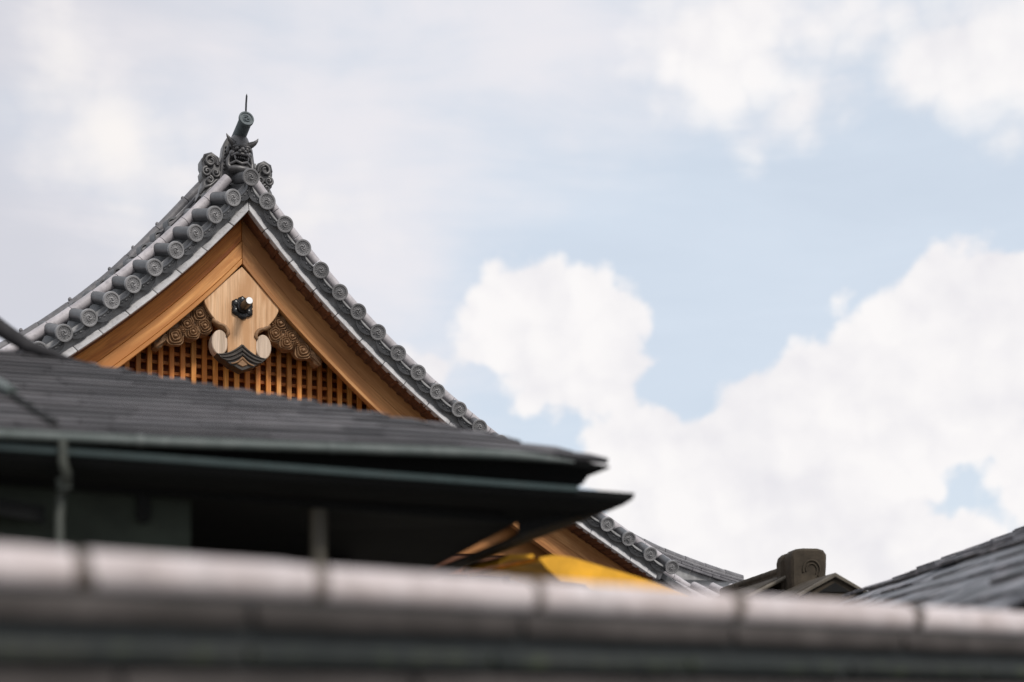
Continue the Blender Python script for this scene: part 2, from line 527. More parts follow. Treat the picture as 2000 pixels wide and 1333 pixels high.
    def mesh(s, name, mat, bevel=0.0, smooth=38, seg=1):
        me = bpy.data.meshes.new(name)
        me.from_pydata(s.v, [], s.f)
        uvl = me.uv_layers.new(name='UVMap')
        for lp in me.loops:
            uvl.data[lp.index].uv = s.uv[lp.vertex_index]
        bm = bmesh.new()
        bm.from_mesh(me)
        bmesh.ops.recalc_face_normals(bm, faces=bm.faces)
        if bevel:
            ed = [e for e in bm.edges if len(e.link_faces) == 2 and e.calc_face_angle(0) > R(40)]
            bmesh.ops.bevel(bm, geom=ed, offset=bevel, segments=seg, affect='EDGES', clamp_overlap=True)
        bm.to_mesh(me)
        bm.free()
        me.materials.append(mat)
        if smooth:
            me.shade_smooth()
            me.set_sharp_from_angle(angle=R(smooth))
        return me

    def build(s, name, mat, parent=None, **kw):
        return link(name, s.mesh(name, mat, **kw), parent)


def link(name, me, parent=None, mx=None):
    o = bpy.data.objects.new(name, me)
    COL.objects.link(o)
    if parent: o.parent = parent
    if mx is not None: o.matrix_basis = mx
    return o


def empty(name, loc, rz, label, cat):
    o = bpy.data.objects.new(name, None)
    COL.objects.link(o)
    o.location, o.rotation_euler = loc, (0, 0, rz)
    o['label'], o['category'], o['kind'] = label, cat, 'thing'
    return o


def axes(o, x, y, z):
    return Matrix(((x[0], y[0], z[0], o[0]), (x[1], y[1], z[1], o[1]), (x[2], y[2], z[2], o[2]), (0, 0, 0, 1)))


# ================================================================== ground
g = MB().box(-400, 400, -200, 900, -0.5, 0.0).build('ground', M['ground'], smooth=0)
g['kind'] = 'structure'

# ================================================================== temple hall with the gable
TH = R(25)
temple = empty('temple_hall', (-2.6444, 14.0, 0), TH, 'large temple hall with carved wooden gable and grey tiled verge', 'temple')

RS = [0.169, 0.356, 0.545, 0.736, 0.941, 1.142, 1.363, 1.587, 1.814, 2.037, 2.288, 2.53, 2.781, 3.05, 3.32, 3.585, 3.85, 4.121, 4.402, 4.688, 4.978]
RZ = [6.718, 6.511, 6.296, 6.089, 5.887, 5.709, 5.519, 5.322, 5.138, 4.957, 4.787, 4.614, 4.466, 4.30, 4.13, 3.97, 3.80, 3.641, 3.491, 3.328, 3.187]
LS = [0.173, 0.359, 0.553, 0.745, 0.955, 1.162, 1.366, 1.577, 1.809, 2.037, 2.288, 2.53, 2.781]
LZ = [6.701, 6.498, 6.286, 6.091, 5.89, 5.698, 5.517, 5.323, 5.149, 4.957, 4.787, 4.614, 4.466]
PC = np.polyfit(RS + LS, RZ + LZ, 4)
DC = np.polyder(PC)


def V(s):
    if s < 0.05:
        return float(np.polyval(PC, 0.05) + np.polyval(DC, 0.05) * (s - 0.05))
    if s > 5.0:
        return float(np.polyval(PC, 5.0) + np.polyval(DC, 5.0) * (s - 5.0) + 0.03 * (s - 5.0) ** 2)
    return float(np.polyval(PC, s))


def slope(s):
    return math.atan((V(s - 0.01) - V(s + 0.01)) / 0.02)


def pt(s, p):
    f = slope(s)
    return s + p * math.sin(f), V(s) + p * math.cos(f)


def plumb(p):
    lo, hi = -1.2, 1.2
    for _ in range(40):
        mid = (lo + hi) / 2
        if pt(mid, p)[0] > 0: hi = mid
        else: lo = mid
    return (lo + hi) / 2


def sec(s, p, tp=False):
    if s is None:
        s = plumb(p)
    return pt(s, p * (1 + 0.05 * max(0.0, s - 1.3)) if tp else p)


def at_x(x, p, tp=True):
    """height of the offset curve above abscissa x"""
    lo, hi = -1.0, 8.0
    for _ in range(40):
        m = (lo + hi) / 2
        if sec(m, p, tp)[0] > x: hi = m
        else: lo = m
    return sec(lo, p, tp)[1]


def sweep(mb, side, sa, sb, p0, p1, y0, y1, n=24, tp=False, gap=0.0, lean=0.0):
    """board that follows the verge curve; sa=None starts on the plumb line of the apex"""
    s0 = sa if sa is not None else None
    S = []
    base = sa if sa is not None else max(plumb(p0), plumb(p1), 0.0)
    for i in range(n + 1):
        S.append(None if (i == 0 and sa is None) else base + (sb - base) * i / n)
    vs, uv, L = [], [], 0
    for i, s in enumerate(S):
        a, b = sec(s, p0, tp), sec(s, p1, tp)
        if i == 0 and sa is None:
            a, b = (gap, a[1]), (gap, b[1])
        L = (s if s is not None else 0) * 1.3
        for (q, y, vv) in ((a, y0, p0), (b, y0 + lean, p1), (b, y1, p1 + 0.1), (a, y1, p0 - 0.1)):
            vs.append((side * q[0], y, q[1]))
            uv.append((L + (10 if side < 0 else 0), vv))
    fs = [(3, 2, 1, 0)]
    for i in range(n):
        for k in range(4):
            fs.append((i * 4 + k, i * 4 + (k + 1) % 4, (i + 1) * 4 + (k + 1) % 4, (i + 1) * 4 + k))
    fs.append((n * 4, n * 4 + 1, n * 4 + 2, n * 4 + 3))
    return mb.add(vs, fs, uv)


KA = 0.40                                   # how far the verge tiles tip down towards the gable face


def frame(side, s, p, y):
    f = slope(s)
    q = pt(s, p)
    t = Vector((side * math.cos(f), 0, -math.sin(f)))
    n = Vector((side * math.sin(f), 0, math.cos(f)))
    a = (Vector((0, 1, 0)) + n * KA).normalized()
    nn = (n - a * n.dot(a)).normalized()
    return Vector((side * q[0], y, q[1])), t, a, nn


# --- roof deck (the mass under the tiles)
for side in (1, -1):
    mb = MB()
    ss = [None] + [0.12 + 6.5 * i / 40 for i in range(41)]
    prof = [(0.20, -0.035), (0.50, 0.085), (0.95, 0.15), (3.2, 0.15), (6.0, 0.15)]
    vs, fs = [], []
    m = len(prof)
    for s in ss:
        for (y, p) in prof:
            q = sec(s, p); vs.append((side * (q[0] if s is not None else 0), y, q[1]))
        for (y, p) in prof:
            q = sec(s, p - 0.07); vs.append((side * (q[0] if s is not None else 0), y, q[1]))
    W = 2 * m
    for i in range(len(ss) - 1):
        a, b = i * W, (i + 1) * W
        for k in range(m - 1):
            fs.append((a + k, a + k + 1, b + k + 1, b + k))
            fs.append((a + m + k, b + m + k, b + m + k + 1, a + m + k + 1))
        fs.append((a, b, b + m, a + m))
        fs.append((a + m - 1, a + W - 1, b + W - 1, b + m - 1))
    e = (len(ss) - 1) * W
    fs.append(tuple(range(e, e + m)) + tuple(range(e + W - 1, e + m - 1, -1)))
    mb.add(vs, fs)
    mb.build('roof_deck', M['tile'], temple)

# --- mortar bed and pale border tiles under the verge
JN = [0.0]
for side in (1, -1):
    end = 4.90 if side > 0 else 3.1
    sweep(MB(), side, None, end + 0.06, -0.150, 0.02, 0.13, 0.6, 40).build('mortar_bed', M['mortar'], temple)
    s, first = 0.0, True
    k = 0
    while s < end - 0.05:
        step = (0.235, 0.262, 0.25)[k % 3] if k else 0.30
        e = min(end, s + step)
        mb = MB()
        sweep(mb, side, None if first else s + 0.0022, e - 0.0022, -0.188, -0.122, 0.070 + 0.003 * (k % 2), 0.165, 4, gap=0.003, lean=0.035)
        mb.build('border_tile', M['band'], temple, bevel=0.006)
        s, first, k = e, False, k + 1
    # soffit behind the border, with small battens
    sweep(MB(), side, None, end + 0.02, -0.186, -0.150, 0.16, 1.0, 40).build('soffit_board', M['soffit'], temple)
    bm_ = MB().box(-0.017, 0.017, 0.0, 0.26, -0.012, 0.0).mesh('batten', M['soffit'], bevel=0.003)
    s = 0.36
    while s < end and side > 0:
        o, t, a, nn = frame(side, s, -0.187, 0.115)
        f = slope(s)
        n0 = Vector((side * math.sin(f), 0, math.cos(f)))
        link('batten', bm_, temple, axes(o, t, (0, 1, 0), n0))
        s += 0.092

# --- bargeboards: wide upper board, lower board, thin trim
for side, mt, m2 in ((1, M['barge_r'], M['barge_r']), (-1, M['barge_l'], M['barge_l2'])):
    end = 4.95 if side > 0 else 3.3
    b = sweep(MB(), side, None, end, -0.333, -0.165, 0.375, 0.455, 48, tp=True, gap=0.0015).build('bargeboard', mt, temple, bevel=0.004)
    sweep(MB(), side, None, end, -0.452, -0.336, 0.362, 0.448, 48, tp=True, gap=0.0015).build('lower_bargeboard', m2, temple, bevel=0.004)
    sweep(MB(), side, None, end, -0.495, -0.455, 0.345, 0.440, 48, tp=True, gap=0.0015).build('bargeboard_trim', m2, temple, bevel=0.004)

# --- lattice in the gable
zb = 3.32
ZB_TOP = lambda x: at_x(abs(x), -0.26) - 0.01
sl = MB()
k = 0
for i in range(-24, 32):
    x = 0.035 + i * 0.1140
    top = ZB_TOP(x)
    if top < zb + 0.1 or x < -2.6: continue
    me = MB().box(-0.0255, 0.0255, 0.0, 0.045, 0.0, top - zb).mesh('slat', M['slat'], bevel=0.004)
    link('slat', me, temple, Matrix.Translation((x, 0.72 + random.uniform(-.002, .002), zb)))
z = zb + 0.05
while z < 5.95:
    xs = [x / 50 for x in range(0, 250) if ZB_TOP(x / 50) > z + 0.03]
    xr = max(xs) if xs else 0
    if xr > 0.06:
        xl = min(xr, 2.6)
        MB().box(-xl, xr, 0.785, 0.835, z, z + 0.036).build('rail', M['rail'], temple, bevel=0.004)
    z += 0.104
poly = [(-2.7, zb)] + [(x / 10, ZB_TOP(x / 10) + 0.05) for x in range(-26, 37)] + [(3.65, zb)]
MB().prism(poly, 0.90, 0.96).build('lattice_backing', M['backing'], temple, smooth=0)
MB().prism([(2.25, 3.30)] + [(x / 10, min(3.80, at_x(x / 10, -.40))) for x in range(23, 42)] + [(4.15, 3.30)], 0.63, 0.69).build('base_panel', M['barge_r'], temple, bevel=0.004)
MB().box(-3.4, 4.7, 0.66, 0.96, 3.06, 3.315).build('tie_beam', M['soffit'], temple, bevel=0.01)

# --- round verge tiles with crest discs
def tomoe(mb, R0, y, h, seg=9):
    for j in range(3):
        ph = j * 2 * math.pi / 3 + 0.4
        pts, rad = [], []
        for i in range(seg + 1):
            t = i / seg
            an = ph + t * 2.5
            rc = R0 * (0.34 + 0.50 * t ** 0.8)
            pts.append((rc * math.cos(an), y, rc * math.sin(an)))
            rad.append(R0 * (0.22 * (1 - t) ** 0.7 + 0.03))
        mb.tube(pts, rad, 8, flat=h / (R0 * 0.25), up=(0, 1, 0))
        mb.ell((pts[0][0], y, pts[0][2]), (R0 * .25, h, R0 * .25), 10, 6)


def crest_mesh(name, r, mat, beads=15):
    mb = MB()
    mb.lathe([(r * .80, .055), (r * .97, .04), (r, .03), (r, .005), (r * .965, 0), (r * .80, 0), (r * .765, .003), (r * .755, .010), (r * .02, .010)], 32)
    if beads:
        for j in range(beads):
            a = 2 * math.pi * j / beads
            mb.ell((r * .63 * math.cos(a), .010, r * .63 * math.sin(a)), (r * .062, .007, r * .062), 6, 4)
    if beads: mb.lathe([(r * .535, .0101), (r * .535, .0075), (r * .505, .0075), (r * .505, .0101)], 24)
    tomoe(mb, r * (.50 if beads else .66), .010, .013 if beads else .017)
    return mb.mesh(name, mat, smooth=30)


disc_me = crest_mesh('crest_disc', 0.084, M['tile_face'])
body_me = MB().lathe([(.056, .025), (.062, .03), (.0635, .30), (.066, .56), (.03, .575)], 20).mesh('verge_tile', M['tile'])
collar = None


def verge_tile(side, s, z):
    o, t, a, nn = frame(side, s, 0.0, 0.0)
    o = Vector((side * s, random.uniform(-.006, .006), z))
    roll = random.uniform(-0.5, 0.5)
    mx = axes(o, t, a, nn) if side > 0 else axes(o, -t, a, nn)
    b = link('verge_tile', body_me, temple, mx)
    link('crest_disc', disc_me, b, Matrix.Rotation(roll, 4, 'Y'))
    return b


for s, z in zip(RS, RZ): verge_tile(1, s, z)
for s, z in zip(LS, LZ): verge_tile(-1, s, z)
# the apex tile
ax = (Vector((0, 1, 0)) + Vector((0, 0, 1)) * 0.30).normalized()
up = Vector((0, 0, 1)); up = (up - ax * up.dot(ax)).normalized()
b = link('verge_tile', body_me, temple, axes(Vector((0.0, -0.015, 6.93)), up.cross(ax) * -1 if up.cross(ax).x < 0 else up.cross(ax), ax, up))
link('crest_disc', disc_me, b)

# --- hanging crescent tiles between the rolls
def crescent_mesh(w):
    mb = MB()
    n = 12
    def arc(rad_off, y):
        return [(w * 0.5 * math.sin(a), y, 0.055 - 0.105 * math.cos(a * 0.92) + rad_off * math.cos(a)) for a in [(-1.25 + 2.5 * i / n) for i in range(n + 1)]]
    def shell(o0, o1, y0, y1):
        A, B, C_, D_ = arc(o0, y0), arc(o1, y0), arc(o1, y1), arc(o0, y1)
        vs = [p for q in zip(A, B, C_, D_) for p in q]
        fs = [(3, 2, 1, 0), (n * 4, n * 4 + 1, n * 4 + 2, n * 4 + 3)]
        for i in range(n):
            for k in range(4):
                fs.append((i * 4 + k, i * 4 + (k + 1) % 4, (i + 1) * 4 + (k + 1) % 4, (i + 1) * 4 + k))
        mb.add(vs, fs)
    shell(-0.030, -0.012, 0.010, 0.55)         # body and lower flange
    shell(-0.036, -0.028, 0.0, 0.05)
    shell(-0.012, 0.030, 0.018, 0.045)         # pendant face
    shell(0.028, 0.036, 0.008, 0.05)
    for k in (-0.55, -0.28, 0, 0.28, 0.55):
        a = k * 1.5
        mb.ell((w * 0.5 * math.sin(a), 0.018, 0.055 - 0.105 * math.cos(a * .92) + 0.009 * math.cos(a)), (.017, .006, .010), 8, 5)
    return mb.mesh('crescent_tile', M['tile'], smooth=40)


cres = crescent_mesh(0.24)
for side, S_ in ((1, RS), (-1, LS)):
    prev = 0.0
    for s in S_:
        mid = (prev + s) / 2 if prev else 0.095
        w = math.hypot(s - prev, V(prev) - V(s)) if prev else 0.25
        o, t, a, nn = frame(side, mid, -0.030, 0.022)
        sc = w / 0.262
        link('crescent_tile', cres, temple, axes(o, t * sc * side, a, nn))
        prev = s

# --- cap rolls along the verge
def roll_piece(side, s0, s1, p, y, r, name, mat, seg=12, parent=temple, collar=True):
    pts, rad = [], []
    n = 5
    for i in range(n + 1):
        s = s0 + (s1 - s0) * i / n
        q = pt(s, p)
        pts.append((side * q[0], y, q[1])); rad.append(r * (1.0 + 0.035 * (1 - i / n)))
    return MB().tube(pts, rad, seg).build(name, mat, parent)


for side in (1, -1):
    end = 5.05 if side > 0 else 3.4
    s = 0.0
    while s < end:
        e = s + 0.225
        roll_piece(side, s + 0.003, e - 0.002, 0.180, 0.39, 0.053, 'cap_roll_tile', M['roll'])
        s = e

# --- descending ridge behind the verge
TS = [0.10, 0.223, 0.55, 0.97, 1.19, 1.55, 2.0, 3.0, 4.0, 5.0, 5.39, 5.73, 6.07, 6.41, 6.8]
TZ = [7.40, 7.275, 6.875, 6.395, 6.15, 5.815, 5.452, 4.78, 4.205, 3.74, 3.59, 3.49, 3.40, 3.32, 3.24]


def ridge_z(s):
    return float(np.interp(s, TS, TZ))


def ridge_top(s):
    return (ridge_z(s - .12) + ridge_z(s - .06) + ridge_z(s) + ridge_z(s + .06) + ridge_z(s + .12)) / 5


def ridge_seg(side, s0, s1, d0, d1, y0, y1, name, mat, bev=0.006, n=4):
    vs = []
    for i in range(n + 1):
        s = s0 + (s1 - s0) * i / n
        f = math.atan((ridge_top(s - .02) - ridge_top(s + .02)) / .04)
        zt = ridge_top(s)
        for (d, y) in ((d0, y0), (d1, y0), (d1, y1), (d0, y1)):
            vs.append((side * (s - d * math.sin(f)), y, zt - d * math.cos(f)))
    fs = [(3, 2, 1, 0), (n * 4, n * 4 + 1, n * 4 + 2, n * 4 + 3)]
    for i in range(n):
        for k in range(4):
            fs.append((i * 4 + k, i * 4 + (k + 1) % 4, (i + 1) * 4 + (k + 1) % 4, (i + 1) * 4 + k))
    return MB().add(vs, fs).build(name, mat, temple, bevel=bev)


for side in (1, -1):
    end = 6.7 if side > 0 else 3.4
    # top roll
    s = 0.12
    while s < end:
        e = min(end, s + 0.30)
        pts = [(side * (s + .003 + (e - s - .006) * i / 4), 1.10, ridge_top(s + .003 + (e - s - .006) * i / 4) - 0.05) for i in range(5)]
        MB().tube(pts, [0.056, 0.055, 0.054, 0.053, 0.052], 12).build('ridge_roll_tile', M['ridge' if s < 3 and side > 0 else 'ridge'], temple)
        s = e
    # three courses of flat tiles with staggered joints
    for c, (d0, d1, yo) in enumerate(((0.068, 0.098, 0.085), (0.104, 0.134, 0.105), (0.140, 0.172, 0.125))):
        s = 0.12 + (0.13 if c % 2 else 0.0)
        while s < end:
            e = min(end, s + 0.29)
            ridge_seg(side, s + .002, e - .003, d0, d1, 1.10 - yo, 1.10 + yo, 'flat_ridge_tile', M['ridge'])
            s = e
    ridge_seg(side, 0.10, end, 0.06, 0.42, 1.03, 1.17, 'ridge_core', M['mortar'], bev=0, n=40)
    if side > 0:
        # two round tile rows showing beyond the verge at the foot of the slope
        for y, p in ((0.74, 0.20), (1.42, 0.20)):
            s = 0.4
            while s < 6.5:
                roll_piece(side, s + .003, s + .257, p, y, 0.048, 'round_roof_tile', M['roll'], 10)
                s += 0.26
    else:
        s = 0.4
        while s < 3.3:
            roll_piece(side, s + .003, s + .257, 0.21, 0.74, 0.046, 'round_roof_tile', M['ridge'], 10)
            s += 0.26
    # small knobs on the crown of the ridge
    for s in (0.46, 0.73, 0.98, 1.22, 1.62, 2.1):
        zt = ridge_top(s)
        mb = MB().ell((0, 0, 0.012), (0.020, 0.026, 0.026), 10, 7)
        mb.tube([(0, 0, -0.03), (0, 0, 0.01)], 0.012, 8)
        link('ridge_knob', mb.mesh('ridge_knob', M['ridge']), temple, Matrix.Translation((side * s, 1.10, zt + 0.012)))

# wave tiles that fill between the descending ridge and the verge
def wave_mesh():
    mb = MB()
    n, w = 9, 0.085
    prof = []
    for i in range(n + 1):
        t = i / n
        prof.append((-0.075 + 0.15 * t, -0.02 + 0.075 * math.sin(math.pi * t) ** 1.0 + (0.05 * (t - 0.75) * 4 if t > 0.75 else 0)))
    vs, fs = [], []
    for (x, zz) in prof:
        for (y, th) in ((-w, 0), (w, 0), (w, -.022), (-w, -.022)):
            vs.append((x, y, zz + th + (0.03 if y > 0 else 0)))
    fs = [(3, 2, 1, 0), (n * 4, n * 4 + 1, n * 4 + 2, n * 4 + 3)]
    for i in range(n):
        for k in range(4):
            fs.append((i * 4 + k, i * 4 + (k + 1) % 4, (i + 1) * 4 + (k + 1) % 4, (i + 1) * 4 + k))
    return mb.add(vs, fs).mesh('wave_tile', M['tile'], bevel=0.005)


wv = wave_mesh()
for i in range(9):
    s = 0.42 + i * 0.145
    f = slope(s)
    for side in (-1, 1):
        q = pt(s, 0.285 - 0.006 * i)
        link('wave_tile', wv, temple, axes((side * q[0], 0.86, q[1]), Vector((-side * math.cos(f), 0, math.sin(f))) * (-1 if side > 0 else 1) if False else Vector((math.cos(f), 0, -side * math.sin(f))), (0, 1, 0), Vector((side * math.sin(f), 0, math.cos(f)))))

# --- demon-face ridge-end tile
YO = 0.50
plate = [(-.20, 7.06), (-.185, 7.22), (-.155, 7.43), (-.12, 7.51), (.12, 7.51), (.155, 7.43), (.185, 7.22), (.215, 7.215), (.22, 7.19), (.20, 7.17), (.20, 7.06)]
oni = MB().prism(plate, YO + 0.03, YO + 0.16, 0.012).build('demon_ridge_tile', M['oni'], temple)
oni['label'] = 'horned demon-face tile at the top of the gable'
face = MB()
face.ell((0, YO - .02, 7.425), (.105, .13, .125), 18, 12)                       # skull
face.ell((0, YO - .075, 7.40), (.085, .075, .055), 16, 9)                       # forehead
for sgn in (-1, 1):
    face.ell((sgn * .055, YO - .125, 7.375), (.040, .035, .020), 12, 7)         # brow
    face.ell((sgn * .052, YO - .135, 7.350), (.022, .026, .021), 12, 8)         # eye
    face.ell((sgn * .085, YO - .075, 7.315), (.035, .045, .035), 12, 8)         # cheek
    face.ell((sgn * .028, YO - .165, 7.315), (.020, .022, .016), 10, 7)         # nostril
    face.ell((sgn * .118, YO - .03, 7.36), (.022, .03, .045), 10, 7)            # ear
    face.tube([(sgn * .105, YO - .06, 7.30), (sgn * .128, YO - .05, 7.25), (sgn * .125, YO - .055, 7.19), (sgn * .10, YO - .07, 7.155)], [.018, .024, .026, .022], 8)
face.ell((0, YO - .155, 7.335), (.026, .040, .028), 12, 8)                      # nose
face.tube([(-.095, YO - .09, 7.285), (-.05, YO - .14, 7.298), (0, YO - .155, 7.292), (.05, YO - .14, 7.298), (.095, YO - .09, 7.285)], [.014, .018, .018, .018, .014], 8)   # upper lip
face.tube([(-.11, YO - .07, 7.20), (-.055, YO - .12, 7.225), (0, YO - .13, 7.20), (.055, YO - .12, 7.225), (.11, YO - .07, 7.20)], [.014, .016, .017, .016, .014], 8)   # lower lip
face.ell((0, YO - .06, 7.155), (.135, .085, .048), 18, 9)                       # jaw
fo = face.build('face', M['oni'], oni, smooth=60)
mo = MB().ell((0, YO - .055, 7.25), (.085, .05, .04), 14, 8).build('mouth', M['black'], oni)
te = MB()
for i in range(6):
    x = -0.05 + i * 0.02
    te.box(x - .0085, x + .0085, YO - .135 + abs(x) * .5, YO - .10 + abs(x) * .5, 7.255, 7.285)
te.build('teeth', M['oni'], oni, bevel=0.003)
for sgn in (-1, 1):
    MB().tube([(sgn * .072, YO - .085, 7.405), (sgn * .108, YO - .12, 7.418), (sgn * .134, YO - .14, 7.432), (sgn * .155, YO - .15, 7.455), (sgn * .167, YO - .15, 7.480)],
              [.036, .030, .022, .013, .003], 10).build('horn', M['oni'], oni)
    MB().tube([(sgn * .068, YO - .115, 7.285), (sgn * .07, YO - .125, 7.255), (sgn * .066, YO - .125, 7.225)], [.012, .010, .002], 8).build('fang', M['oni'], oni)
    bd = MB()
    for i in range(7):
        t = i / 6
        bd.ell((sgn * (.150 - .02 * t), YO + .022, 7.18 + .23 * t), (.011, .013, .011), 8, 6)
    bd.build('bead_row', M['oni'], oni)
hair = MB()
for i in range(11):
    a = -1.2 + 2.4 * i / 10
    hair.tube([(.098 * math.sin(a), YO - .10 + .03 * abs(a), 7.47 - .02 * a * a), (.085 * math.sin(a), YO - .03, 7.535 - .03 * a * a), (.06 * math.sin(a), YO + .06, 7.555 - .025 * a * a)], [.008, .010, .008], 6)
hair.build('hair', M['oni'], oni, smooth=60)


def spiral(mb, c, r0, turns, start, sgn, y, w0, w1, n=34):
    pts, rad = [], []
    for i in range(n + 1):
        t = i / n
        a = start + sgn * t * turns * 2 * math.pi
        r = r0 * (1 - 0.86 * t)
        pts.append((c[0] + r * math.cos(a), y - 0.035 * t, c[1] + r * math.sin(a)))
        rad.append(w0 + (w1 - w0) * t)
    mb.tube(pts, rad, 8)


for sgn in (-1, 1):
    back = [(.15, 7.19), (.17, 7.25), (.215, 7.30), (.275, 7.325), (.335, 7.31), (.375, 7.265), (.375, 7.20), (.362, 7.17), (.378, 7.135), (.37, 7.08), (.35, 7.06), (.372, 7.02), (.375, 6.965), (.40, 6.92), (.41, 6.86), (.375, 6.835), (.33, 6.87), (.29, 6.93), (.22, 6.99), (.16, 7.04)]
    mb = MB().prism([(sgn * x, z) for x, z in back], YO + .05, YO + .24, 0.02)
    fin = mb.build('cloud_scroll', M['oni'], temple)
    sc = MB()
    spiral(sc, (sgn * .285, 7.235), .075, 1.35, R(200) if sgn > 0 else R(-20), -sgn, YO + .045, .020, .012)
    sc.tube([(sgn * .20, YO + .05, 7.22), (sgn * .22, YO + .04, 7.285), (sgn * .28, YO + .04, 7.318), (sgn * .345, YO + .05, 7.295), (sgn * .368, YO + .06, 7.235)], [.010, .016, .018, .016, .010], 8)
    sc.tube([(sgn * .225, YO + .05, 7.21), (sgn * .245, YO + .035, 7.265), (sgn * .285, YO + .035, 7.29), (sgn * .33, YO + .045, 7.27)], [.008, .013, .013, .008], 8)
    spiral(sc, (sgn * .325, 7.125), .050, 1.5, R(90), -sgn, YO + .045, .017, .011)
    spiral(sc, (sgn * .235, 7.125), .045, 1.5, R(150) if sgn > 0 else R(30), sgn, YO + .045, .016, .010)
    spiral(sc, (sgn * .300, 7.045), .046, 1.4, R(60) if sgn > 0 else R(120), sgn, YO + .045, .016, .010)
    sc.tube([(sgn * .22, YO + .05, 7.06), (sgn * .29, YO + .035, 6.985), (sgn * .355, YO + .04, 6.955), (sgn * .395, YO + .05, 6.89)], [.012, .018, .020, .014], 8)
    sc.tube([(sgn * .24, YO + .05, 7.02), (sgn * .31, YO + .035, 6.93), (sgn * .37, YO + .045, 6.86)], [.010, .018, .018], 8)
    sc.build('scroll_relief', M['oni'], fin, smooth=60)

# stack under the demon tile and cylinder above it
MB().box(-.20, .20, .56, 3.0, 6.85, 7.30).build('main_ridge_core', M['mortar'], temple)
for c in range(4):
    y = 0.62
    while y < 3.0:
        MB().box(-.17 + c * .012, .17 - c * .012, y + .003, y + .29, 7.215 + c * .034, 7.245 + c * .034).build('flat_ridge_tile', M['ridge'], temple, bevel=0.005)
        y += 0.293
y = 0.66
while y < 3.0:
    MB().tube([(0, y + .003, 7.37), (0, y + .29, 7.37)], [.068, .066], 14).build('ridge_roll_tile', M['ridge'], temple)
    y += 0.293
ca = (Vector((0, 1, -0.22))).normalized()
cz = Vector((0, 0, 1)); cz = (cz - ca * cz.dot(ca)).normalized()
tb = MB().lathe([(.060, .02), (.067, .03), (.068, .20), (.072, .46), (.03, .47)], 24).mesh('crest_cylinder', M['toribusuma'])
cyl = link('crest_cylinder', tb, temple, axes((0, 0.17, 7.598), (1, 0, 0), ca, cz))
link('crest_disc', crest_mesh('crest_disc_large', 0.078, M['toribusuma'], 0), cyl, Matrix.Rotation(0.5, 4, 'Y'))
MB().tube([(0.0, 0.21, 7.64), (0.003, 0.205, 7.76), (0.007, 0.20, 7.835), (0.008, 0.20, 7.86)], [.0105, .0100, .0095, .001], 8).build('lightning_spike', M['iron'], temple)

# --- gable pendant
half = [(.0, 6.13), (.395, 5.765), (.388, 5.715), (.366, 5.664), (.335, 5.615), (.300, 5.573), (.262, 5.525), (.222, 5.498), (.182, 5.478), (.160, 5.45), (.152, 5.41), (.150, 5.30), (.150, 5.20), (.0, 5.12)]
outl = half + [(-x, z) for x, z in half[::-1][1:-1]]
pend = MB().prism(outl, 0.365, 0.52, 0.006).build('gable_pendant', M['pendant'], temple)
pend['label'] = 'pale carved wooden pendant under the gable peak'
for sgn in (-1, 1):
    lob = [(sgn * (.228 + .084 * math.cos(a)), 5.325 + .128 * math.sin(a)) for a in [2 * math.pi * i / 28 for i in range(28)]]
    MB().prism(lob, 0.372, 0.525, 0.008).build('lobe', M['lobe'], pend)
    MB().tube([(sgn * .292, .40, 5.555), (sgn * .262, .385, 5.530), (sgn * .232, .372, 5.512), (sgn * .205, .366, 5.507), (sgn * .175, .362, 5.492), (sgn * .152, .360, 5.460), (sgn * .144, .360, 5.425), (sgn * .156, .366, 5.395)],
              [.030, .026, .018, .016, .017, .019, .020, .014], 10).build('curl', M['carved'], pend)
tipo = [(0, 5.325), (.035, 5.285), (.08, 5.248), (.13, 5.222), (.19, 5.205), (.262, 5.205), (.235, 5.175), (.205, 5.150), (.175, 5.142), (.150, 5.118), (.118, 5.094), (.085, 5.088), (.045, 5.068), (0, 5.050)]
tip = MB().prism(tipo + [(-x, z) for x, z in tipo[::-1][1:-1]], 0.352, 0.525, 0.006).build('pendant_tip', M['tip'], pend)
for j, (z0, w, z1) in enumerate(((5.312, .235, 5.198), (5.265, .205, 5.172), (5.222, .165, 5.142), (5.180, .12, 5.112))):
    for sgn in (-1, 1):
        pts = [(sgn * w * t, .350 - .004 * j, z0 + (z1 - z0) * (1 - (1 - t) ** 1.9)) for t in [i / 8 for i in range(9)]]
        MB().tube(pts, [.013 - .007 * i / 8 for i in range(9)], 8).build('chevron_ridge', M['tip'] if j < 3 else M['carved'], pend)
MB().prism([(0, 5.20), (.04, 5.145), (.055, 5.11), (0, 5.085), (-.055, 5.11), (-.04, 5.145)], 0.338, 0.36, 0.01).build('leaf_boss', M['carved'], pend)
# rosette and nail
rose = MB()
rp = []
for i in range(6):
    a0 = math.pi / 2 + i * math.pi / 3
    for t, r in ((-0.5, .098), (-0.36, .110), (-0.14, .114), (0, .124), (0.14, .114), (0.36, .110)):
        a = a0 + t * math.pi / 3
        rp.append((r * math.cos(a), 5.700 + r * math.sin(a)))
rose.prism(rp, 0.335, 0.368, 0.010)
ro = rose.build('rosette', M['iron'], pend)
for i in range(6):
    a = math.pi / 2 + i * math.pi / 3
    MB().ell((.078 * math.cos(a), .337, 5.70 + .078 * math.sin(a)), (.034, .012, .034), 12, 7).build('petal', M['iron'], pend)
nl = MB().lathe([(.062, .34), (.066, .325), (.060, .30), (.046, .29), (.043, .22), (.038, .20), (.038, .07), (.036, .063), (.001, .063)], 24, (0, 0, 5.70)).build('nail', M['iron'], pend)
MB().lathe([(.0335, .0622), (.0335, .056), (.001, .056)], 20, (0, 0, 5.70)).build('nail_head', M['nail_white'], pend)

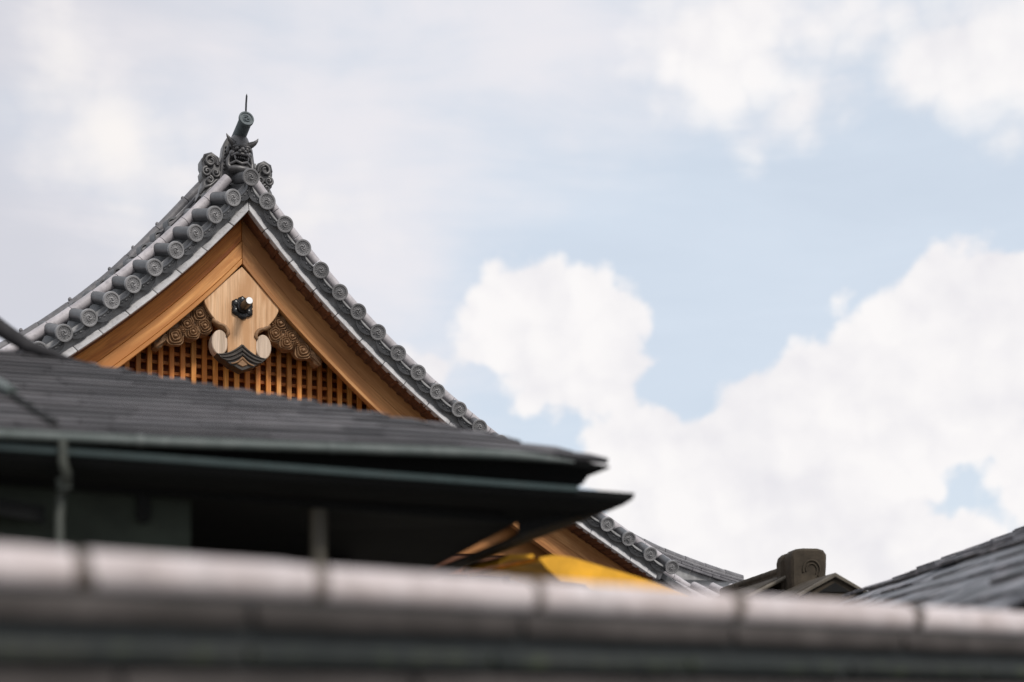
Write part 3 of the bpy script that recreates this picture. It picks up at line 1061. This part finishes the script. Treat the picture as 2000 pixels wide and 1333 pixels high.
# --- carved cloud fins either side of the pendant
def flower_mesh(ph):
    mb = MB()
    mb.lathe([(.0, -.052), (.14, -.052), (.20, -.046), (.25, -.022), (.34, -.026), (.44, -.044), (.50, -.040), (.54, -.010), (.64, -.014), (.74, -.034), (.80, -.030), (.84, .0), (.92, -.006), (1.0, -.022), (1.04, -.016), (1.06, .05)],
             36, lobes=4, amp=0.085, phase=ph)
    return mb.mesh('cloud_curl', M['carved'], smooth=50)


flm = [flower_mesh(p) for p in (0.3, 1.7, 2.9)]
for sgn in (-1, 1):
    low = [(.285, 5.56), (.292, 5.49), (.305, 5.43), (.34, 5.408), (.38, 5.405), (.415, 5.395), (.445, 5.365), (.49, 5.340), (.535, 5.345), (.575, 5.360), (.605, 5.315), (.65, 5.282), (.70, 5.280), (.745, 5.292), (.785, 5.272), (.80, 5.235), (.84, 5.210), (.885, 5.225)]
    top = [(x, at_x(x, -0.47)) for x in (.885, .80, .70, .60, .50, .40, .34)]
    fin = MB().prism([(sgn * x, z) for x, z in low + top], 0.455, 0.60, 0.012).build('cloud_fin', M['carved'], temple)
    for k, (x, z, r) in enumerate(((.425, 5.610, .088), (.553, 5.487, .080), (.372, 5.494, .080), (.493, 5.418, .076), (.672, 5.352, .092), (.335, 5.590, .05), (.60, 5.42, .05))):
        if at_x(x, -.495) < z + r * 0.4:
            z = at_x(x, -.495) - r * 0.4
        mx = Matrix.Translation((sgn * x, 0.452, z)) @ Matrix.Rotation(k * 1.1, 4, 'Y') @ Matrix.Diagonal((r, 1.0, r * (1.0), 1))
        link('cloud_curl', flm[k % 3], fin, mx)
    tl = MB()
    for j in range(4):
        o = j * .020
        tl.tube([(sgn * (.735 + o * .4), .450, 5.375 - o * 1.0), (sgn * (.785 + o * .3), .436, 5.345 - o * 1.1), (sgn * (.812 + o * .5), .432, 5.300 - o * .9), (sgn * (.850 + o * .2), .440, 5.262 - o * .6), (sgn * .878, .452, 5.262 - o * .3)],
                [.006, .011, .011, .010, .005], 8)
    tl.build('tail_relief', M['carved'], fin, smooth=60)

# --- skirt roof under the gable, with rows of round tiles, and the walls beneath
sk = MB()
sk.hexa([(-3.2, -.45, 2.56), (6.9, -.45, 2.56), (6.9, 1.0, 3.10), (-3.2, 1.0, 3.10)], [(-3.2, -.45, 2.62), (6.9, -.45, 2.62), (6.9, 1.0, 3.16), (-3.2, 1.0, 3.16)])
sk.build('skirt_roof_deck', M['tile'], temple)
x = 4.33
while x < 6.8:
    for j in range(4):
        y0, y1 = 0.64 - j * .27, 0.64 - (j + 1) * .27
        MB().tube([(x, y0, 3.05 + (y0 - .64) * .372), (x, y1 + .004, 3.052 + (y1 - .64) * .372)], [.052, .056], 10).build('round_roof_tile', M['roll'], temple)
    x += 0.27
MB().box(-3.0, 6.3, 1.2, 7.0, 0.0, 3.0).build('wall', M['plaster'], temple, smooth=0)
for x in (-2.9, -0.7, 1.5, 3.7, 6.1):
    MB().box(x - .12, x + .12, 1.08, 1.32, 0.0, 3.0).build('post', M['barge_r'], temple, bevel=0.01)

# ================================================================== near hall with the shingled hip roof
hall = empty('hip_roof_hall', (0.5511, 6.2, 0), TH, 'blurred dark hall with shingled hip roof in front of the gable', 'hall')


def ze(x):
    return float(np.interp(x, [-4, -2.68, -2.1, -1.5, -.85, -.6, -.13], [2.575, 2.595, 2.614, 2.640, 2.668, 2.676, 2.662]))


def zroof(x, y):
    return ze(x) + 0.352 * y + 0.004 * y * y


# deck
mb = MB()
ny = 14
rows = []
for j in range(ny + 1):
    y = 2.5 * j / ny
    rows.append([(-4.0 + (3.80 - y) * i / 16, y + .04, zroof(-4.0 + (3.80 - y) * i / 16, y) - 0.012) for i in range(17)])
vs = [p for r in rows for p in r]
vs += [(p[0], p[1], p[2] - 0.012) for p in vs]
nn_ = 17
off = nn_ * (ny + 1)
fs = []
for j in range(ny):
    for i in range(16):
        a = j * nn_ + i
        fs.append((a, a + 1, a + nn_ + 1, a + nn_))
        fs.append((off + a, off + a + nn_, off + a + nn_ + 1, off + a + 1))
    fs.append((j * nn_ + 16, off + j * nn_ + 16, off + (j + 1) * nn_ + 16, (j + 1) * nn_ + 16))
for i in range(16):
    fs.append((i, off + i, off + i + 1, i + 1))
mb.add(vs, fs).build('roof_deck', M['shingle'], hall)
# far side of the hip
mb = MB()
vs, fs = [], []
for j in range(9):
    y = 2.5 * j / 8
    zt = zroof(-.13 - y, y) - 0.014
    vs += [(-.13 - y, y, zt), (-.13, y + 0.0, 2.655 - .045 * y), (-.13 - y, 4.5, zt - .02), (-.13, 4.5, 2.45)]
for j in range(8):
    a = j * 4
    fs.append((a, a + 1, a + 5, a + 4))
    fs.append((a, a + 4, a + 6, a + 2))
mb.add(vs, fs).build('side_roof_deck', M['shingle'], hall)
# shingles in courses
shm = []
for L in (0.34, 0.47, 0.62):
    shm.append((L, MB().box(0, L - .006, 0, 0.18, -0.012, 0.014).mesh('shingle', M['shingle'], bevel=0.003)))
j = 0
y = -0.02
while y < 2.28:
    x = -3.55 + random.random() * .2
    while True:
        L, me = random.choice(shm)
        xe = -.14 - max(y, 0)
        if x + L > xe + 0.03:
            if xe - x > 0.08:
                sx = (xe - x) / L
            else:
                break
        else:
            sx = 1.0
        dzx = (zroof(x + L, y) - zroof(x, y)) / L
        tx = Vector((1, 0, dzx)).normalized()
        ty = Vector((0, 1, 0.352 - 0.07 + random.uniform(-.015, .015))).normalized()
        tn = tx.cross(ty).normalized()
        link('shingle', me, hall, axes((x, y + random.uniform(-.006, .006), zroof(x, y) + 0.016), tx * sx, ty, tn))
        if sx < 1.0: break
        x += L
    y += 0.128
# dark hip ridge that climbs out of the frame on the left
hp = [(-1.95, 1.80, 3.275), (-2.165, 2.035, 3.360), (-2.347, 2.217, 3.458), (-2.486, 2.356, 3.580), (-2.65, 2.52, 3.75), (-2.85, 2.72, 3.97)]
MB().tube(hp, [.010, .028, .044, .056, .060, .060], 12, flat=0.8).build('hip_ridge', M['ridge_dark'], hall)
# upper roof block behind the ridge so that the slope has something to climb to
MB().hexa([(-4.2, 2.5, 3.3), (-2.64, 2.5, 3.45), (-2.64, 4.2, 3.45), (-4.2, 4.2, 3.3)], [(-4.2, 2.6, 4.1), (-2.9, 2.72, 3.95), (-2.9, 4.2, 3.95), (-4.2, 4.2, 4.1)]).build('upper_roof', M['timber'], hall)


def tier(name, levels, mat, zf, x_left=-4.0, y_back=4.3):
    """eave edge that runs along the front and turns the right-hand corner; levels = (drop, inset) of the front and of the side"""
    xs = [x_left, -3, -2.4, -1.8, -1.2, -.8, -.55]
    ys = [0, 0.15, 0.4, 0.8, 1.3, 1.8, 2.6, y_back]
    vs, fs = [], []
    n = len(xs) + len(ys)
    for lv in levels:
        d, i_ = lv[0], lv[1]
        d2, i2 = (lv[2], lv[3]) if len(lv) > 2 else (d, i_)
        for x in xs:
            vs.append((x, i_, zf(x, 0) - d))
        for y in ys:
            if y == 0:
                vs.append((zf.x0 - i2, i_, zf(zf.x0, y) - (d + d2) / 2))
            else:
                vs.append((zf.x0 - i2, max(y, i_), zf(zf.x0, y) - d2))
    for l in range(len(levels) - 1):
        for i in range(n - 1):
            fs.append((l * n + i, l * n + i + 1, (l + 1) * n + i + 1, (l + 1) * n + i))
    return MB().add(vs, fs).build(name, mat, hall, smooth=50)


class ZU:
    x0 = -.131
    def __call__(s, x, y): return ze(x) - 0.006 - (0.03 * y)
class ZL:
    x0 = 0.0
    def __call__(s, x, y): return 2.545 - 0.062 * y


# pale gutter edge, dark undercut eave, copper strip, lower eave
pts = [(x, -0.028, ze(x) - 0.012) for x in (-4, -3.2, -2.68, -2.1, -1.5, -.85, -.6, -.45, -.32)]
MB().tube(pts, [.0185, .0185, .0185, .0185, .019, .021, .020, .014, .004], 10, up=(0, 0, 1)).build('gutter', M['patina'], hall)
for x in (-2.9, -2.18, -1.42):
    MB().tube([(x - .012, -0.028, ze(x) - .012), (x + .012, -.028, ze(x) - .012)], .0215, 12).build('gutter_joint', M['patina'], hall)
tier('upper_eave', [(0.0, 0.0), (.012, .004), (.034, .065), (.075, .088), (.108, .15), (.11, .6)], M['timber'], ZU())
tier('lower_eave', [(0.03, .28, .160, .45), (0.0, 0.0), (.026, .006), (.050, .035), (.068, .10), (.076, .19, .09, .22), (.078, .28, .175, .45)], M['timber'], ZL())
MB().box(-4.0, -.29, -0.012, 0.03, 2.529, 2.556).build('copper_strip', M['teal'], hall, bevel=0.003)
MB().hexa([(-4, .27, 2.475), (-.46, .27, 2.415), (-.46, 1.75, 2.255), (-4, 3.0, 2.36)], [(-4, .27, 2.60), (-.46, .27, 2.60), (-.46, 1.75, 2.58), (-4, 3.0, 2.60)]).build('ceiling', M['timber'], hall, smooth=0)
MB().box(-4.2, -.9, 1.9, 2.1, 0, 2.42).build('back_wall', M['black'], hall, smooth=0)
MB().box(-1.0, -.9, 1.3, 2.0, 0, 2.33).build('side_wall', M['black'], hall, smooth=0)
MB().box(-4.2, -1.914, .33, .41, 0, 2.50).build('plaster_wall', M['greywall'], hall, smooth=0)
MB().tube([(-1.371, .32, 0), (-1.371, .32, 2.50)], .042, 16).build('post', M['post'], hall)
MB().box(-2.135, -2.083, .285, .325, 2.335, 2.48).build('hanging_peg', M['timber'], hall, bevel=0.008)
MB().hexa([(-3.0, .2, 2.36), (-2.50, .2, 2.30), (-2.50, .26, 2.30), (-3.0, .26, 2.36)], [(-3.0, .2, 2.42), (-2.50, .2, 2.36), (-2.50, .26, 2.36), (-3.0, .26, 2.42)]).build('bracket', M['timber'], hall)
dp = MB().tube([(-2.462, -.028, 2.58), (-2.462, -.028, 2.50), (-2.448, -.01, 2.462), (-2.440, .06, 2.43), (-2.452, .10, 2.39), (-2.458, .10, 2.30), (-2.458, .10, 0.0)], [.017, .017, .019, .021, .019, .018, .018], 12)
dpo = dp.build('downpipe', M['pipe'], hall)
MB().tube([(-2.452, .06, 2.452), (-2.444, .06, 2.41)], .027, 12).build('pipe_collar', M['pipe'], dpo)
# drain laid down the slope
pp = [(-2.76, 1.15, zroof(-2.76, 1.15) + .035), (-2.60, .85, zroof(-2.6, .85) + .035), (-2.54, .5, zroof(-2.54, .5) + .03), (-2.48, .05, zroof(-2.48, .05) + .03)]
rd = MB().tube(pp, [.020, .020, .018, .018], 10).build('roof_drain', M['timber'], hall)
MB().tube([(-2.62, .90, zroof(-2.62, .9) + .055), (-2.575, .70, zroof(-2.575, .7) + .05)], [.026, .024], 10).build('drain_elbow', M['patina'], rd)

# ================================================================== yellow canopy beside the hall
cnp = empty('awning', (0.2667, 7.2, 0), TH, 'low bright yellow awning beneath the right end of the gable', 'awning')
prof = [(-.15, 2.352), (-.06, 2.372), (.05, 2.362), (.15, 2.340), (.28, 2.312), (.42, 2.282), (.59, 2.240), (.78, 2.190)]
top = prof
MB().prism(top + [(x, z - .02) for x, z in top[::-1]], 0.0, 0.9).build('sheet', M['yellow'], cnp)
MB().prism(top + [(max(x, -.03 + .03 * i), z - .13) for i, (x, z) in enumerate(top[::-1][:6])] + [(-.02, 2.24), (-.10, 2.30)], -.012, 0.0).build('valance', M['yellow'], cnp)
MB().prism([(-.36, 2.33), (-.30, 2.365), (-.16, 2.372), (-.16, 2.355), (-.29, 2.345), (-.36, 2.31)], 0.02, 0.5).build('side_flap', M['yellow'], cnp)
for x in (-.12, .7):
    MB().tube([(x, .45, 0), (x, .45, 2.30 if x < 0 else 2.15)], .02, 10).build('pole', M['timber'], cnp)

# ================================================================== small gate roof with ridge-end block
GD = 11.0
k = GD / 8.5
gate = empty('tiled_gate', (1.98333 * k, GD, 0), R(5), 'small brown tiled gate roof with rounded ridge-end block', 'gate')
gz = lambda z: 1.6 + (z - 1.6) * k
front = [(0, gz(2.405)), (.235 * k, gz(2.272)), (.235 * k, gz(2.25)), (0, gz(2.375)), (-.235 * k, gz(2.25)), (-.235 * k, gz(2.272))]
MB().prism(front, -.03, .05, 0.008).build('verge', M['gate_edge'], gate)
MB().prism([(0, gz(2.376)), (.19 * k, gz(2.265)), (.19 * k, gz(2.22)), (-.19 * k, gz(2.22)), (-.19 * k, gz(2.265))], 0.0, .12).build('gable_wall', M['gate'], gate)
MB().prism([(0.0, gz(2.345)), (.10 * k, gz(2.287)), (-.10 * k, gz(2.287))], -.012, .02).build('vent', M['black'], gate)
for sgn in (-1, 1):
    MB().hexa([(0, .05, gz(2.375)), (sgn * .25 * k, .05, gz(2.245)), (sgn * .25 * k, .75 * k, gz(2.245)), (0, .75 * k, gz(2.375))],
              [(0, .05, gz(2.405)), (sgn * .25 * k, .05, gz(2.272)), (sgn * .25 * k, .75 * k, gz(2.272)), (0, .75 * k, gz(2.405))]).build('roof_slope', M['gate'], gate)
    ys = [.86 + i * .22 for i in range(10)]
    for i in range(9):
        MB().hexa([(sgn * .03, ys[i] * k, gz(2.46)), (sgn * .75 * k, ys[i] * k, gz(2.10)), (sgn * .75 * k, (ys[i] + .215) * k, gz(2.10)), (sgn * .03, (ys[i] + .215) * k, gz(2.46))],
                  [(sgn * .03, ys[i] * k, gz(2.492)), (sgn * .75 * k, ys[i] * k, gz(2.13)), (sgn * .75 * k, (ys[i] + .215) * k, gz(2.13)), (sgn * .03, (ys[i] + .215) * k, gz(2.492))]).build('roof_strip', M['gate'], gate, bevel=0.006)
    MB().tube([(sgn * .02, .84 * k, gz(2.475)), (sgn * .35 * k, .80 * k, gz(2.31)), (sgn * .75 * k, .76 * k, gz(2.12))], .018, 8).build('verge_roll', M['gate_edge'], gate)
MB().box(-.028 * k, .028 * k, .8 * k, 2.85 * k, gz(2.40), gz(2.525)).build('ridge_core', M['gate'], gate)
for i in range(8):
    MB().tube([(0, (.86 + i * .25) * k, gz(2.522)), (0, (.86 + i * .25 + .247) * k, gz(2.522))], [.044, .042], 12).build('ridge_roll', M['gate'], gate)
bo = [(-.078, 2.36), (-.086, 2.46), (-.088, 2.57), (-.078, 2.605), (-.052, 2.628), (.0, 2.634), (.105, 2.633), (.145, 2.622), (.168, 2.592), (.166, 2.50), (.158, 2.40), (.16, 2.36)]
cxb = .04
blk = MB().prism([((x - cxb) * k * .94 + 0.065, gz(z)) for x, z in bo], .68 * k, .86 * k, 0.02).build('ridge_end_block', M['gate'], gate)
MB().prism([((x - cxb) * k * .95 + 0.045, gz(z - .012)) for x, z in bo], .861 * k, .98 * k, 0.02).build('block_back', M['gate'], gate)
sp = MB()
for rr, w in ((.075, .009), (.048, .007)):
    sp.tube([(.085 + rr * math.cos(a), .675 * k + .004, gz(2.49) + rr * 1.1 * math.sin(a)) for a in [R(-40) + R(235) * i / 14 for i in range(15)]], w, 8)
sp.build('arch_relief', M['gate'], blk, smooth=60)
MB().box(-.16 * k, .16 * k, .1, .7 * k, 0, gz(2.24)).build('wall', M['gate'], gate, smooth=0)
MB().box(-.6 * k, .6 * k, .95 * k, 2.7 * k, 0, gz(2.13)).build('rear_wall', M['gate'], gate, smooth=0)

# ================================================================== slate roof at the right edge
RD = 10.4
annex = empty('slate_roof_house', (2.833 * RD / 9, RD, 0), 0, 'grey slate roof slope rising out of the right edge', 'house')
kk = RD / 9


def zs(x):          # height of the slope over local x
    if x > -.55 * kk:
        return 1.6 + (0.907 + .383 * x / kk) * kk
    return 1.6 + (0.907 - .383 * .55) * kk + .54 * (x + .55 * kk)


x = 1.9
ci = 0
slm = []
for L in (0.30, 0.38, 0.46):
    slm.append((L, MB().box(-.30, 0.0, 0, L - .008, -.010, .012).mesh('slate', M['slate'], bevel=0.003)))
while x > -1.80:
    st = 0.185
    f0 = math.atan((zs(x) - zs(x - .1)) / .1) - 0.055
    yy = random.uniform(-.035, .01) + (0.012 if ci % 2 else 0)
    lim = -5.85
    while yy > lim:
        L, me = random.choice(slm)
        if yy - L < lim - .2: break
        f = f0 + random.uniform(-.03, .03)
        tn = Vector((-math.sin(f), 0, math.cos(f)))
        link('slate', me, annex, axes((x, yy - L, zs(x) + 0.035 + random.uniform(-.004, .004)), Vector((math.cos(f), 0, math.sin(f))), (0, 1, 0), tn))
        yy -= L
    x -= st
    ci += 1
vs = []
xs = [-1.85 + i * .25 for i in range(17)]
for x in xs:
    vs += [(x, -.05, zs(x) - .004), (x, -5.9, zs(x) - .004), (x, -5.9, zs(x) - .06), (x, -.05, zs(x) - .06)]
fs = [(3, 2, 1, 0), (64, 65, 66, 67)]
for i in range(16):
    for q in range(4):
        fs.append((i * 4 + q, i * 4 + (q + 1) % 4, (i + 1) * 4 + (q + 1) % 4, (i + 1) * 4 + q))
MB().add(vs, fs).build('roof_deck', M['slate'], annex, smooth=0)
MB().box(-1.4, 2.1, -5.7, -.3, 0, zs(-1.4) - .08).build('wall', M['greywall'], annex, smooth=0)

# ================================================================== boundary wall across the foreground
wall = empty('boundary_wall', (0, 3.0, 0), R(35.3), 'out-of-focus wall capped with pale round tiles across the foreground', 'wall')
JX = [-2.4, -1.9, -1.41, -.937, -.47, .055, .66, 1.335, 2.02, 2.75]
for a, b in zip(JX[:-1], JX[1:]):
    zc = 1.832 + random.uniform(-.003, .003)
    t = MB().tube([(a + .006, 0, zc), (b - .075, 0, zc), (b - .062, 0, zc), (b - .006, 0, zc)], [.0405, .0405, .0385, .038], 18).build('cap_tile', M['wall_roll'], wall)
    wj = random.uniform(.010, .030)
    MB().tube([(b - wj, 0, 1.832), (b + wj * .6, 0, 1.832)], .0400, 18).build('joint_band', M['wall_joint'], t)
for z0, z1, yo, L, mt, of in ((1.744, 1.792, .075, .62, 'wall_flat', .0), (1.676, 1.704, .085, .55, 'wall_moss', .2), (1.600, 1.655, .10, .60, 'wall_flat', .4)):
    x = -2.5 + of
    while x < 2.8:
        MB().box(x + .004, x + L - .006, -yo + random.uniform(-.003, .003), yo, z0, z1).build('flat_cap_tile', M[mt], wall, bevel=0.006)
        x += L
MB().box(-2.5, 2.8, -.05, .05, 1.2, 1.80).build('wall_core', M['wall_dark'], wall, smooth=0)
MB().box(-2.5, 2.8, -.12, .12, 0, 1.56).build('wall_body', M['plaster'], wall, smooth=0)
